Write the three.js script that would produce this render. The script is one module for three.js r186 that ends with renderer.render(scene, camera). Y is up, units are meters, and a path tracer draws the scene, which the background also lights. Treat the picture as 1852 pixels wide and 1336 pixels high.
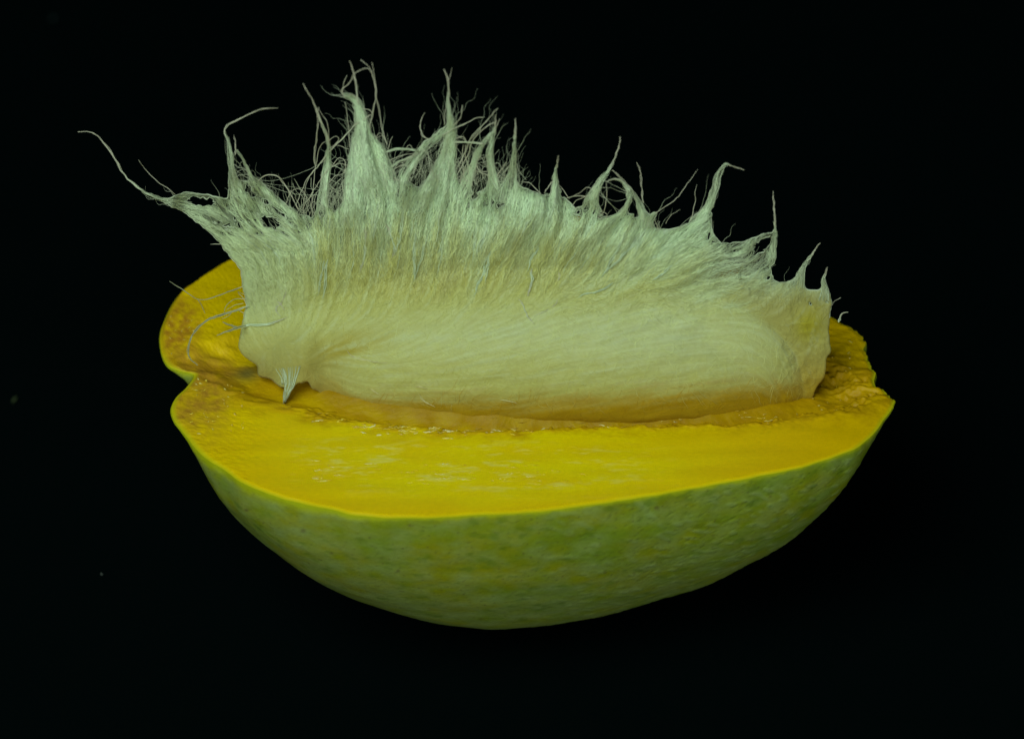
import * as THREE from 'three';
import { RectAreaLightUniformsLib } from 'three/addons/lights/RectAreaLightUniformsLib.js';
import { createNoise3D } from 'simplex-noise';

// ---------------------------------------------------------------- camera, light, exposure
const S = 8.4e-5;                       // metres per model unit; the fruit is about 1310 units = 11 cm long
const ELEV = 36 * Math.PI / 180, SE = Math.sin(ELEV), CE = Math.cos(ELEV), DIST = 7143, CX = 926, CY = 668, Y0 = 32 / CE;
const scene = new THREE.Scene();
scene.background = new THREE.Color(0, 0, 0);
const camera = new THREE.PerspectiveCamera(2 * Math.atan(668 / DIST) * 180 / Math.PI, 1852 / 1336, 0.02, 20);
camera.position.set(0, (Y0 + DIST * SE) * S, DIST * CE * S);
camera.lookAt(0, Y0 * S, 0);
camera.focus = 7090 * S; camera.userData.fStop = 16;
scene.add(camera);
const renderer = new THREE.WebGLRenderer({ antialias: true });
renderer.setSize(1024, 738);
renderer.toneMapping = THREE.LinearToneMapping;
renderer.toneMappingExposure = 1;
renderer.shadowMap.enabled = true;
RectAreaLightUniformsLib.init();
function softbox(x, y, z, w, h, intensity, r, g, b) {
  const l = new THREE.RectAreaLight(new THREE.Color(r, g, b), intensity, w, h);
  l.position.set(x, y, z); l.lookAt(0, 0, 0); l.castShadow = true; scene.add(l);
}
softbox(-0.30, 0.62, 0.42, 0.5, 0.5, 5.2, 0.80, 1.0, 0.84);
softbox(0.22, 0.22, 0.85, 0.5, 0.4, 3.6, 0.82, 1.0, 0.84);

// ---------------------------------------------------------------- helpers
let seed = 20240611;
const rnd = () => { seed = (seed + 0x6d2b79f5) | 0; let t = Math.imul(seed ^ (seed >>> 15), 1 | seed); t = (t + Math.imul(t ^ (t >>> 7), 61 | t)) ^ t; return ((t ^ (t >>> 14)) >>> 0) / 4294967296; };
const rr = (a, b) => a + (b - a) * rnd();
const noise = createNoise3D(rnd);
const fbm = (x, y, z, o = 3) => { let a = 0, w = 0.5, s = 0; for (let i = 0; i < o; i++) { a += w * noise(x, y, z); s += w; w *= 0.5; x *= 2.03; y *= 2.03; z *= 2.03; } return a / s; };
const clamp = (v, a = 0, b = 1) => Math.min(b, Math.max(a, v));
const ss = (a, b, v) => { const t = clamp((v - a) / (b - a)); return t * t * (3 - 2 * t); };
const lerp = (a, b, t) => a + (b - a) * t;
const mix3 = (a, b, t) => [lerp(a[0], b[0], t), lerp(a[1], b[1], t), lerp(a[2], b[2], t)];
// a place on the fruit: x, height seen from the front, and depth z, in model units -> world
function atDepth(px, py, z) {
  const dx = px - CX, k = CY - py, cyy = Y0 + DIST * SE, cz = DIST * CE;
  const dy = -SE * DIST + CE * k, dz = -CE * DIST - SE * k, t = (z - cz) / dz;
  return [dx * t, cyy + dy * t, z];
}
function atLevel(px, py, y) {
  const dx = px - CX, k = CY - py, cyy = Y0 + DIST * SE, cz = DIST * CE;
  const dy = -SE * DIST + CE * k, dz = -CE * DIST - SE * k, t = (y - cyy) / dy;
  return [dx * t, y, cz + dz * t];
}
const toView = ([x, y, z]) => { const ry = y - Y0 - DIST * SE, rz = z - DIST * CE, f = -SE * ry - CE * rz, u = CE * ry - SE * rz; return [CX + x * DIST / f, CY - u * DIST / f]; };
const used = {};
const numbered = (n) => { const k = used[n] = (used[n] ?? -1) + 1; return k ? `${n}_${String(k).padStart(3, '0')}` : n; };
function geometry(pos, idx, col, uv, wide = 3) {
  const g = new THREE.BufferGeometry();
  const p = new Float32Array(pos.length); for (let i = 0; i < p.length; i++) p[i] = pos[i] * S;
  g.setAttribute('position', new THREE.BufferAttribute(p, 3));
  if (col) g.setAttribute('color', new THREE.BufferAttribute(new Float32Array(col), wide));
  if (uv) g.setAttribute('uv', new THREE.BufferAttribute(new Float32Array(uv), 2));
  g.setIndex(new THREE.BufferAttribute(new Uint32Array(idx), 1));
  g.computeVertexNormals();
  return g;
}
function part(name, g, m, parent, kind) {
  const o = new THREE.Mesh(g, m); o.name = numbered(name); o.castShadow = o.receiveShadow = true;
  if (kind) o.userData.kind = kind;
  parent.add(o); return o;
}
class Tubes {                            // many thin tapering threads in one geometry
  pos = []; idx = []; col = [];
  add(pts, radius, color, sides = 4) {   // pts in model units, radius(t), color(t)
    const n = pts.length, base = this.pos.length / 3, up = new THREE.Vector3(0.31, 0.22, 0.92).normalize(), T = new THREE.Vector3(), A = new THREE.Vector3(), B = new THREE.Vector3();
    for (let i = 0; i < n; i++) {
      const a = pts[Math.max(0, i - 1)], b = pts[Math.min(n - 1, i + 1)];
      T.set(b[0] - a[0], b[1] - a[1], b[2] - a[2]).normalize();
      A.crossVectors(T, up).normalize(); B.crossVectors(T, A);
      const t = i / (n - 1), r = Math.max(0.12, radius(t)), c = color(t);
      for (let k = 0; k < sides; k++) {
        const w = k / sides * 2 * Math.PI, cw = Math.cos(w) * r, sw = Math.sin(w) * r;
        this.pos.push(pts[i][0] + A.x * cw + B.x * sw, pts[i][1] + A.y * cw + B.y * sw, pts[i][2] + A.z * cw + B.z * sw);
        this.col.push(c[0], c[1], c[2]);
      }
      if (i) for (let k = 0; k < sides; k++) {
        const p = base + (i - 1) * sides, q = base + i * sides, k1 = (k + 1) % sides;
        this.idx.push(p + k, q + k, p + k1, p + k1, q + k, q + k1);
      }
    }
  }
  build() { return geometry(this.pos, this.idx, this.col); }
}
function spline(pts, step, closed = false) {   // Catmull-Rom through points of any length
  const out = [], n = pts.length, at = (i) => closed ? pts[(i + n) % n] : pts[clamp(i, 0, n - 1)];
  for (let i = 0; i < (closed ? n : n - 1); i++) {
    const a = at(i - 1), b = at(i), c = at(i + 1), d = at(i + 2), m = Math.max(1, Math.round(Math.hypot(c[0] - b[0], c[1] - b[1]) / step));
    for (let k = 0; k < m; k++) {
      const t = k / m, t2 = t * t, t3 = t2 * t;
      out.push(b.map((_, j) => 0.5 * (2 * b[j] + (c[j] - a[j]) * t + (2 * a[j] - 5 * b[j] + 4 * c[j] - d[j]) * t2 + (3 * b[j] - a[j] - 3 * c[j] + d[j]) * t3)));
    }
  }
  if (!closed) out.push(pts[n - 1].slice());
  return out;
}
const interp = (tab, x) => { if (x <= tab[0][0]) return tab[0][1]; for (let i = 1; i < tab.length; i++) if (x <= tab[i][0]) return lerp(tab[i - 1][1], tab[i][1], (x - tab[i - 1][0]) / (tab[i][0] - tab[i - 1][0])); return tab[tab.length - 1][1]; };
function grainTexture(size, f) {
  const d = new Uint8Array(size * size * 4);
  for (let y = 0; y < size; y++) for (let x = 0; x < size; x++) { const v = clamp(f(x / size, y / size)) * 255; d.set([v, v, v, 255], (y * size + x) * 4); }
  const t = new THREE.DataTexture(d, size, size); t.wrapS = t.wrapT = THREE.RepeatWrapping; t.magFilter = THREE.LinearFilter; t.minFilter = THREE.LinearFilter; t.needsUpdate = true; return t;
}
const white = (() => { const a = new Float32Array(256 * 256); for (let i = 0; i < a.length; i++) a[i] = rnd(); return a; })();
const fine = grainTexture(256, (u, v) => { const x = u * 256 | 0, y = v * 256 | 0; let s = 0; for (let j = -1; j <= 1; j++) for (let i = -1; i <= 1; i++) s += white[((y + j) & 255) * 256 + ((x + i) & 255)]; return s / 9 * 1.6 - 0.3; });

// ---------------------------------------------------------------- the cloth
const FLOOR = -466;
{
  const N = 240, W = 16000, pos = [], idx = [], uv = [];
  for (let j = 0; j <= N; j++) for (let i = 0; i <= N; i++) {
    const x = (i / N - 0.5) * W, z = (j / N - 0.62) * W, away = ss(350, 1100, Math.hypot(x / 1.4, z));
    pos.push(x, FLOOR - 2 + away * 26 * (0.5 + 0.5 * fbm(x / 1900, 3.1, z / 1500, 3)), z); uv.push(x / 90, z / 90);
  }
  for (let j = 0; j < N; j++) for (let i = 0; i < N; i++) { const a = j * (N + 1) + i; idx.push(a, a + N + 1, a + 1, a + 1, a + N + 1, a + N + 2); }
  const cloth = part('black_cloth', geometry(pos, idx, null, uv), new THREE.MeshPhysicalMaterial({ color: new THREE.Color(0.0010, 0.0030, 0.0034), roughness: 1, specularIntensity: 0.012, bumpMap: fine, bumpScale: 0.00006 }), scene);
  cloth.userData = { label: 'matte black cloth that the cut mango lies on', category: 'cloth', kind: 'structure' };
}

// ---------------------------------------------------------------- the mango
const mango = new THREE.Group(); mango.name = 'mango_half'; scene.add(mango);
mango.userData = { label: 'halved mango with green peel, yellow flesh and a hairy upright seed, lying on black cloth', category: 'mango' };
mango.position.set(0, FLOOR * S, 0);
const toMango = (pos) => { for (let i = 1; i < pos.length; i += 3) pos[i] -= FLOOR; return pos; };

// rim of the cut, seen from the front, all on one level
const RIM = [[309, 740], [316, 762], [334, 786], [366, 824], [401, 847], [438, 873], [482, 892], [537, 909], [596, 921], [647, 933], [721, 937], [794, 936], [867, 932], [960, 927], [1040, 918], [1100, 909], [1160, 901], [1249, 885], [1351, 866], [1420, 852], [1475, 838], [1540, 815], [1572, 792], [1595, 765], [1618, 727],
  [1600, 711], [1588, 697], [1578, 676], [1574, 650], [1563, 620], [1550, 600], [1530, 588], [1500, 572], [1430, 530], [1330, 478], [1200, 425], [1050, 392], [900, 380], [760, 384], [640, 398], [540, 422], [470, 448], [417, 470], [370, 500], [323, 534], [299, 575], [289, 607], [292, 637], [303, 661], [324, 671], [350, 679], [336, 700], [318, 719]];
const rimLoop = spline(RIM.map(([x, y]) => atLevel(x, y, 0)).map(([x, , z]) => [x, z]), 2, true);
const NR = 1100, RIMC = [14, 8];
const plain = [], rim = [];                          // NR points [x, z]
{
  let L = 0; const cum = [0]; for (let i = 1; i <= rimLoop.length; i++) { const a = rimLoop[i - 1], b = rimLoop[i % rimLoop.length]; L += Math.hypot(a[0] - b[0], a[1] - b[1]); cum.push(L); }
  let k = 0;
  for (let i = 0; i < NR; i++) { const d = i / NR * L; while (cum[k + 1] < d) k++; const t = (d - cum[k]) / (cum[k + 1] - cum[k] || 1), a = rimLoop[k], b = rimLoop[(k + 1) % rimLoop.length]; rim.push([lerp(a[0], b[0], t), lerp(a[1], b[1], t)]); }
  for (const p of rim) plain.push(p.slice());
  for (const p of rim) {                 // torn edge at the right end
    const w = ss(590, 640, p[0]) * ss(75, 30, p[1]);
    const j = (8 * fbm(p[0] / 34, p[1] / 34, 4.4, 2) + 2.4 * noise(p[0] / 8, p[1] / 13, 9) * Math.max(0, noise(p[0] / 40, p[1] / 40, 2) + 0.4)) * w; p[0] += j; p[1] -= j * 0.7;
    const f = 1.7 * noise(p[0] / 55, p[1] / 55, 1); p[1] += f;
  }
}
const smoothRim = rim.map((_, i) => { let x = 0, z = 0; for (let k = -60; k <= 60; k++) { const p = rim[(i + k + NR) % NR]; x += p[0]; z += p[1]; } return [x / 121, z / 121]; });

const SPOTS = [[852, 935, 4], [741, 950, 3.5], [548, 960, 5], [446, 922, 4], [1188, 919, 5], [720, 1033, 3.5], [1095, 1036, 3], [600, 1000, 3], [1394, 898, 3], [960, 1008, 2.5], [1290, 968, 2.5]];   // brown flecks
const SIL = [[309, 744], [328, 784], [353, 822], [366, 858], [375, 887], [401, 923], [441, 960], [471, 985], [515, 1018], [581, 1059], [629, 1083], [684, 1101], [757, 1123], [801, 1132], [886, 1139], [982, 1133], [1085, 1117], [1167, 1094], [1236, 1074], [1290, 1057], [1335, 1035], [1384, 1010], [1433, 982], [1474, 949], [1515, 908], [1548, 869], [1565, 840], [1589, 791], [1618, 729]];
{
  const NT = 250, BINS = 70, kx = new Float64Array(BINS + 1).fill(1), H = 440, xb = (x) => clamp((x + 617) / (692 + 617)) * BINS;
  const rows = []; for (let j = 0; j <= NT; j++) rows.push(Math.pow(j / NT, 1.25) * Math.PI / 2);
  const place = (i, ph) => {
    const t = ph / (Math.PI / 2), w = ss(0, 0.35, t), c = Math.pow(Math.cos(ph), 0.92), R = rim[i], Q = smoothRim[i];
    const bulge = 1 + 0.02 * Math.sin(Math.PI * Math.min(1, t * 2.2));
    const x = RIMC[0] + (lerp(R[0], Q[0], w) - RIMC[0]) * c * bulge, z = RIMC[1] + (lerp(R[1], Q[1], w) - RIMC[1]) * c * bulge;
    const b = xb(x), f = Math.floor(b), k = lerp(kx[f], kx[Math.min(BINS, f + 1)], b - f);
    return [x, -H * k * Math.sin(ph), z];
  };
  for (let it = 0; it < 14; it++) {      // make the belly as deep at each length as the real one
    const low = new Float64Array(BINS + 1).fill(-1);
    for (let i = 0; i < NR; i += 3) for (let j = 0; j <= NT; j += 3) { const v = toView(place(i, rows[j])), b = Math.round(xb(v[0] - CX)); if (v[1] > low[b]) low[b] = v[1]; }
    const next = kx.slice();
    for (let b = 0; b <= BINS; b++) { const x = CX - 617 + b / BINS * 1309, want = interp(SIL, x), top = 690; if (low[b] > 0) next[b] = clamp(kx[b] * (1 + 1.0 * (want - low[b]) / Math.max(60, low[b] - top)), 0.12, 1.7); }
    for (let b = 0; b <= BINS; b++) { let s = 0, n = 0; for (let k = -1; k <= 1; k++) { const q = clamp(b + k, 0, BINS), w = k ? 0.5 : 1.6; s += next[q] * w; n += w; } kx[b] = s / n; }
  }
  const pos = [], col = [], uv = [], idx = [];
  for (let j = 0; j <= NT; j++) for (let i = 0; i < NR; i++) { const p = place(i, rows[j]); pos.push(...p); }
  for (let j = 0; j < NT; j++) for (let i = 0; i < NR; i++) { const a = j * NR + i, b = j * NR + (i + 1) % NR; idx.push(a, a + NR, b, b, a + NR, b + NR); }
  
  const tmp = geometry(pos, idx), nor = tmp.attributes.normal.array;
  for (let j = 0; j <= NT; j++) for (let i = 0; i < NR; i++) {
    const k = (j * NR + i) * 3, x = pos[k], y = pos[k + 1], z = pos[k + 2];
    const right = ss(-150, 350, x), q = x * 0.82 - y * 0.5, r = x * 0.5 + y * 0.9;
    const pock = ss(0.25, 0.8, noise(q / 46, r / 21, z / 34)) * (0.2 + 0.8 * right), pit = ss(0.45, 0.85, noise(x / 17, y / 13, z / 17 + 8)) * (0.3 + 0.7 * right);
    const roll = fbm(x / 190, y / 110, z / 140 + 3, 2), edge = ss(0, 14, -y), d = (0.9 * pock - 0.7 * pit + 1.7 * roll + 0.16 * noise(x / 9, y / 9, z / 9)) * edge;
    for (let c = 0; c < 3; c++) pos[k + c] += nor[k + c] * d;
    // pigment: yellow-green with a grey-green bloom and darker green flecks
    const m = fbm(x / 150 + 2, y / 95, z / 120, 4), m2 = fbm(x / 75, y / 50, z / 70 + 5, 4), m3 = fbm(x / 58 + 7, y / 36, z / 50, 3);
    let c = mix3([0.300, 0.290, 0.008], [0.210, 0.285, 0.016], clamp(0.40 + 0.3 * right + 0.85 * m));
    c = mix3(c, [0.300, 0.372, 0.130], clamp(0.24 + 0.7 * m2 + 0.35 * ss(-90, -300, y) + 0.2 * ss(0, -400, x)) * 0.7);
    c = mix3(c, [0.105, 0.180, 0.010], ss(0.15, 0.7, m3) * 0.5);
    c = mix3(c, [0.32, 0.40, 0.15], pock * 0.36);
    c = mix3(c, [0.15, 0.20, 0.03], pit * 0.35);
    const spot = ss(0.80, 0.9, noise(x / 14 + 31, y / 12, z / 14)); c = mix3(c, [0.12, 0.10, 0.03], spot * 0.55);
    if (z > 0) { const [sx, sy] = toView([x, y, z]); for (const [a, b, r] of SPOTS) { const e = Math.hypot(sx - a, (sy - b) * 1.3); if (e < r * 2) c = mix3(c, [0.10, 0.055, 0.03], ss(r * 1.5, r * 0.3, e) * 0.5); } }
    const edgeW = 5 + 15 * ss(-150, -420, x) * ss(-60, 20, z) + 9 * Math.abs(fbm(x / 70, z / 70, 2, 2)) + 2 * noise(x / 12, z / 12, 3); c = mix3([0.50, 0.52, 0.006], c, ss(0, edgeW, -y));
    const front = ss(20, -10, -y) ; c = mix3(c, [0.40, 0.44, 0.012], front * 0.45);
    const gr = 1 + 0.10 * noise(x / 3.1, y / 3.1, z / 3.1); col.push(c[0] * gr, c[1] * gr, c[2] * gr); uv.push(i / NR * 40, j / NT * 12);
  }
  part('peel', geometry(toMango(pos), idx, col, uv), new THREE.MeshPhysicalMaterial({ vertexColors: true, roughness: 0.42, specularIntensity: 0.22, bumpMap: fine, bumpScale: 0.00003 }), mango);
}

// ---------------------------------------------------------------- the flesh: the cut face with the hollow round the seed
const seedMid = (px) => -75 + (px - 440) / 1020 * 85;
function fleshAt(x, z) {                 // x, z in model units -> [height, colour, roughness-ish]
  const px = x + CX, zc = z - seedMid(px), front = z > seedMid(px), zh = front ? lerp(166, 128, ss(720, 1200, px)) : 150, q = Math.hypot((px - 955) / 560, zc / zh);
  const [vx, vy] = toView([x, 0, z]);
  const wob = 0.05 * noise(x / 60, z / 40, 2) + 0.03 * ss(-460, -360, x) * noise(x / 16, z / 12, 6);
  const inner = ss(1.16, 0.96, q + wob), lip = Math.exp(-Math.pow((q + wob - 1.13) / 0.05, 2));
  const leftEnd = ss(-470, -560, x), rightEnd = ss(400, 600, x);
  const big = 0.045 * noise(x / 80, 1.5, 2), climb = ss(1.0, 0.74, q + big);
  let y = -(22 - 8 * ss(-290, -400, x)) * inner * (1 - climb) + 7 * ss(0.88, 0.64, q + big) + 2.5 * lip;
  const ragged = clamp(leftEnd * ss(-170, -100, z) + 0.8 * rightEnd * ss(60, -40, z) + lip * 0.7 + inner * 0.8 * (1 - climb) + 0.4 * climb);
  y += ragged * lerp(1, 0.38, ss(-360, -440, x)) * (1.9 * fbm(x / 34, z / 26, 1, 2) + 0.5 * noise(x / 8, z / 6, 3));
  y += (1 - ragged) * (1.0 * noise(x / 220, z / 60, 8) + 0.10 * noise(x / 40, z / 7, 4) + 0.12 * noise(x / 6, z / 5, 12));
  y += (0.7 * noise(x / 6, z / 7, 22) + 0.5 * noise(x / 13, z / 12, 25)) * ss(-400, -480, x);
  y += 10 * ss(-430, -600, x) * ss(-40, -220, z) ;
  // pigment; the right end also has its shade put in as darker orange
  let c = [0.90, 0.70, 0.0];
  c = mix3(c, [0.84, 0.53, 0.0], clamp(0.36 + 0.7 * fbm(x / 220, z / 70, 4, 3)) * 0.7);
  c = mix3(c, [0.76, 0.42, 0.0], ss(250, 620, x) * 0.75);
  c = mix3(c, [0.88, 0.54, 0.0], ss(290, 400, z + 60 * ss(100, 600, Math.abs(x))) * 0.7); c = mix3(c, [0.86, 0.52, 0.0], ss(120, 520, Math.abs(x + 20)) * 0.6);
  const pale = ss(0.05, 0.75, 0.65 * fbm(x / 42, z / 12, 14, 3) + 0.55 * fbm(x / 160, z / 40, 3, 2)) * ss(150, 215, z - x * 0.03) * ss(345, 265, z - x * 0.03) * ss(-440, -300, x) * ss(330, 60, x);
  c = mix3(c, [0.90, 0.82, 0.22], pale * 0.6);
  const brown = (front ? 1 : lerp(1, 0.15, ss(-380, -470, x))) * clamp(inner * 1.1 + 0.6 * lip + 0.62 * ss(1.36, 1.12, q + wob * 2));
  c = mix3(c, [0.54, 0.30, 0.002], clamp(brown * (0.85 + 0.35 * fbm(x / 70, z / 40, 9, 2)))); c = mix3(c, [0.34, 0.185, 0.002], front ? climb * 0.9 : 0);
  const scar = ss(-480, -545, x) * ss(-190, -130, z) * ss(230, 60, z);
  c = mix3(c, [0.50, 0.25, 0.022], clamp(scar * (0.62 + 0.7 * fbm(x / 34, z / 40, 5, 3))));
  const rearLobe = ss(-480, -540, x) * ss(-70, -130, z); c = mix3(c, [0.90, 0.60, 0.0], rearLobe * 0.7);
  c = mix3(c, [0.52, 0.24, 0.015], rearLobe * ss(-555, -605, x) * ss(-330, -200, z) * clamp(0.65 + 0.8 * fbm(x / 22, z / 30, 7, 3)));
  const bruise = Math.exp(-(Math.pow((vx - 446) / 26, 2) + Math.pow((vy - 668) / 13, 2))); c = mix3(c, [0.13, 0.11, 0.03], bruise * 0.85);
  const g = 1 + 0.04 * noise(x / 11, z / 6, 3) + 0.05 * noise(x / 3.5, z / 3.5, 1);
  return [y, [c[0] * g, c[1] * g, c[2] * g]];
}
let flesh;
{
  const NRad = 190, pos = [], idx = [], col = [], uv = [], C = RIMC;
  for (let j = 0; j <= NRad; j++) {
    const r = Math.pow(j / NRad, 0.75);
    for (let i = 0; i < NR; i++) {
      const e0 = ss(0.93, 1, r), ex = lerp(plain[i][0], rim[i][0], e0), ez = lerp(plain[i][1], rim[i][1], e0), x = C[0] + (ex - C[0]) * r, z = C[1] + (ez - C[1]) * r, d = (1 - r) * Math.hypot(rim[i][0] - C[0], rim[i][1] - C[1]);
      const [y, c] = fleshAt(x, z), e = ss(0, 10, d);
      pos.push(x, (y + 2.5) * e - (1 - e) * 0.5, z); const gc = mix3(mix3([0.62, 0.56, 0.008], [0.74, 0.52, 0.006], ss(-60, -120, z)), c, ss(0, 9 + 3 * ss(-480, -560, x), d)); col.push(...gc); uv.push(x / 60, z / 60);
    }
  }
  for (let j = 0; j < NRad; j++) for (let i = 0; i < NR; i++) { const a = j * NR + i, b = j * NR + (i + 1) % NR; idx.push(a, b, a + NR, b, b + NR, a + NR); }
  flesh = part('flesh', geometry(toMango(pos), idx, col, uv), new THREE.MeshPhysicalMaterial({ vertexColors: true, roughness: 0.36, specularIntensity: 0.28, bumpMap: fine, bumpScale: 0.00003 }), mango);
}
// frayed wet shreds standing on the cut face
{
  const mats = [[0.84, 0.70, 0.20], [0.88, 0.66, 0.06], [0.74, 0.50, 0.08], [0.88, 0.78, 0.38]].map((c) => new THREE.MeshPhysicalMaterial({ color: new THREE.Color(...c), roughness: 0.25, specularIntensity: 0.6, clearcoat: 0.3, clearcoatRoughness: 0.15 }));
  const dark = [[0.56, 0.34, 0.02], [0.64, 0.42, 0.05]].map((c) => new THREE.MeshPhysicalMaterial({ color: new THREE.Color(...c), roughness: 0.3, specularIntensity: 0.5 }));
  const shred = (px, py, len, wid, turn, mat) => {
    const [x, , z] = atLevel(px, py, 0), y0 = fleshAt(x, z)[0] + 2.5, n = 11, pos = [], idx = [], bend = rr(-0.9, 0.9), wig = rr(0.6, 1.8), ph = rnd() * 99, ca = Math.cos(turn), sa = Math.sin(turn);
    for (let i = 0; i < n; i++) for (let k = 0; k < 5; k++) {
      const t = i / (n - 1), w = wid * (0.12 + 0.9 * Math.abs(Math.sin(Math.PI * Math.min(1, t * 1.05))) * (0.55 + 0.75 * noise(t * 4, ph, 0))) * (0.7 + 0.6 * rnd()), a = k / 5 * 2 * Math.PI, u = (t - 0.5) * len, v = Math.cos(a) * w + bend * len * 0.5 * (t - 0.5) * (t - 0.5) + wig * noise(t * 3.2, ph, 5);
      pos.push(x + u * ca - v * sa, y0 + Math.sin(a) * w * 0.8 + wid * 0.15 + 1.1 * noise(t * 3, ph, 8), z + u * sa + v * ca);
      if (i) { const p = (i - 1) * 5, q = i * 5, k1 = (k + 1) % 5; idx.push(p + k, q + k, p + k1, p + k1, q + k, q + k1); }
    }
    part('flesh_shred', geometry(toMango(pos), idx), mat, flesh);
  };
  const line = [[540, 748], [590, 757], [629, 770], [702, 777], [746, 780], [790, 781], [850, 776], [910, 773], [963, 778], [1053, 766], [1143, 775], [1216, 748], [1300, 745], [1390, 742], [1450, 738]];
  for (let i = 0; i < 50; i++) { const px = rr(545, 1430); shred(px, interp(line, px) - rr(4, 26), rr(8, 30), rr(0.9, 2.2), rr(-0.35, 0.35), dark[rnd() * 2 | 0]); }
  for (let i = 0; i < 108; i++) { const px = rnd() < 0.55 ? rr(640, 960) : rr(560, 1450); shred(px, interp(line, px) + rr(-5, 5) + (rnd() < 0.25 ? rr(0, 12) : 0), rr(6, 24), rr(0.9, 2.4), rr(-0.5, 0.5), mats[rnd() * 4 | 0]); }
  for (let i = 0; i < 34; i++) shred(rr(345, 440), rr(688, 790), rr(4, 11), rr(0.9, 2.2), rr(-1.5, 1.5), mats[rnd() * 3 | 0]);
  for (let i = 0; i < 16; i++) shred(rr(306, 356), rr(565, 650), rr(4, 9), rr(0.8, 1.8), rr(-1.5, 1.5), mats[rnd() * 3 | 0]);
  for (let i = 0; i < 30; i++) shred(rr(1440, 1545), rr(618, 745), rr(4, 11), rr(0.8, 2), rr(-1.5, 1.5), mats[rnd() * 3 | 0]);
  for (let i = 0; i < 60; i++) { const px = rr(560, 1060); shred(px, rr(836, 874) + (px - 600) * 0.02, rr(7, 26), rr(0.5, 1.2), rr(-0.12, 0.2), mats[rnd() * 4 | 0]); }
}

// ---------------------------------------------------------------- the seed: husk, drawn-out tufts and web of fibres
const seedGroup = new THREE.Group(); seedGroup.name = 'seed'; mango.add(seedGroup);
seedGroup.userData.label = 'pale hairy seed standing upright in the flesh';
const OUT = [[298, 366], [334, 385], [361, 405], [385, 425], [398, 440], [408, 455], [421, 470], [435, 488], [439, 525], [446, 550], [433, 597], [437, 641], [461, 660], [474, 682], [502, 697], [530, 690], [556, 692], [590, 722], [640, 770], [800, 815], [1200, 800], [1430, 770], [1476, 712], [1494, 668], [1498, 635], [1500, 590], [1503, 547], [1499, 530], [1482, 526], [1454, 524], [1440, 512], [1426, 509], [1413, 510], [1398, 506], [1393, 481], [1395, 456], [1403, 434], [1400, 421], [1382, 423], [1363, 431], [1341, 438], [1306, 440], [1294, 431], [1287, 409], [1287, 388], [1272, 391], [1250, 401], [1231, 410], [1212, 416], [1190, 413], [1174, 405], [1160, 395], [1145, 387], [1130, 387], [1112, 396], [1092, 391], [1082, 375], [1072, 368], [1050, 377], [1039, 373], [1025, 362], [1005, 345], [982, 352], [962, 346], [935, 334], [925, 324], [912, 330], [900, 337], [880, 342], [868, 347], [850, 350], [835, 348], [825, 335], [808, 320], [801, 333], [780, 338], [760, 340], [745, 332], [727, 330], [715, 343], [707, 352], [700, 335], [690, 315], [660, 304], [632, 312], [626, 348], [620, 368], [605, 382], [590, 376], [579, 388], [565, 394], [545, 388], [525, 377], [495, 350], [465, 326], [430, 328], [416, 344], [411, 359], [401, 359], [368, 351], [331, 347], [298, 361]];
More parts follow.
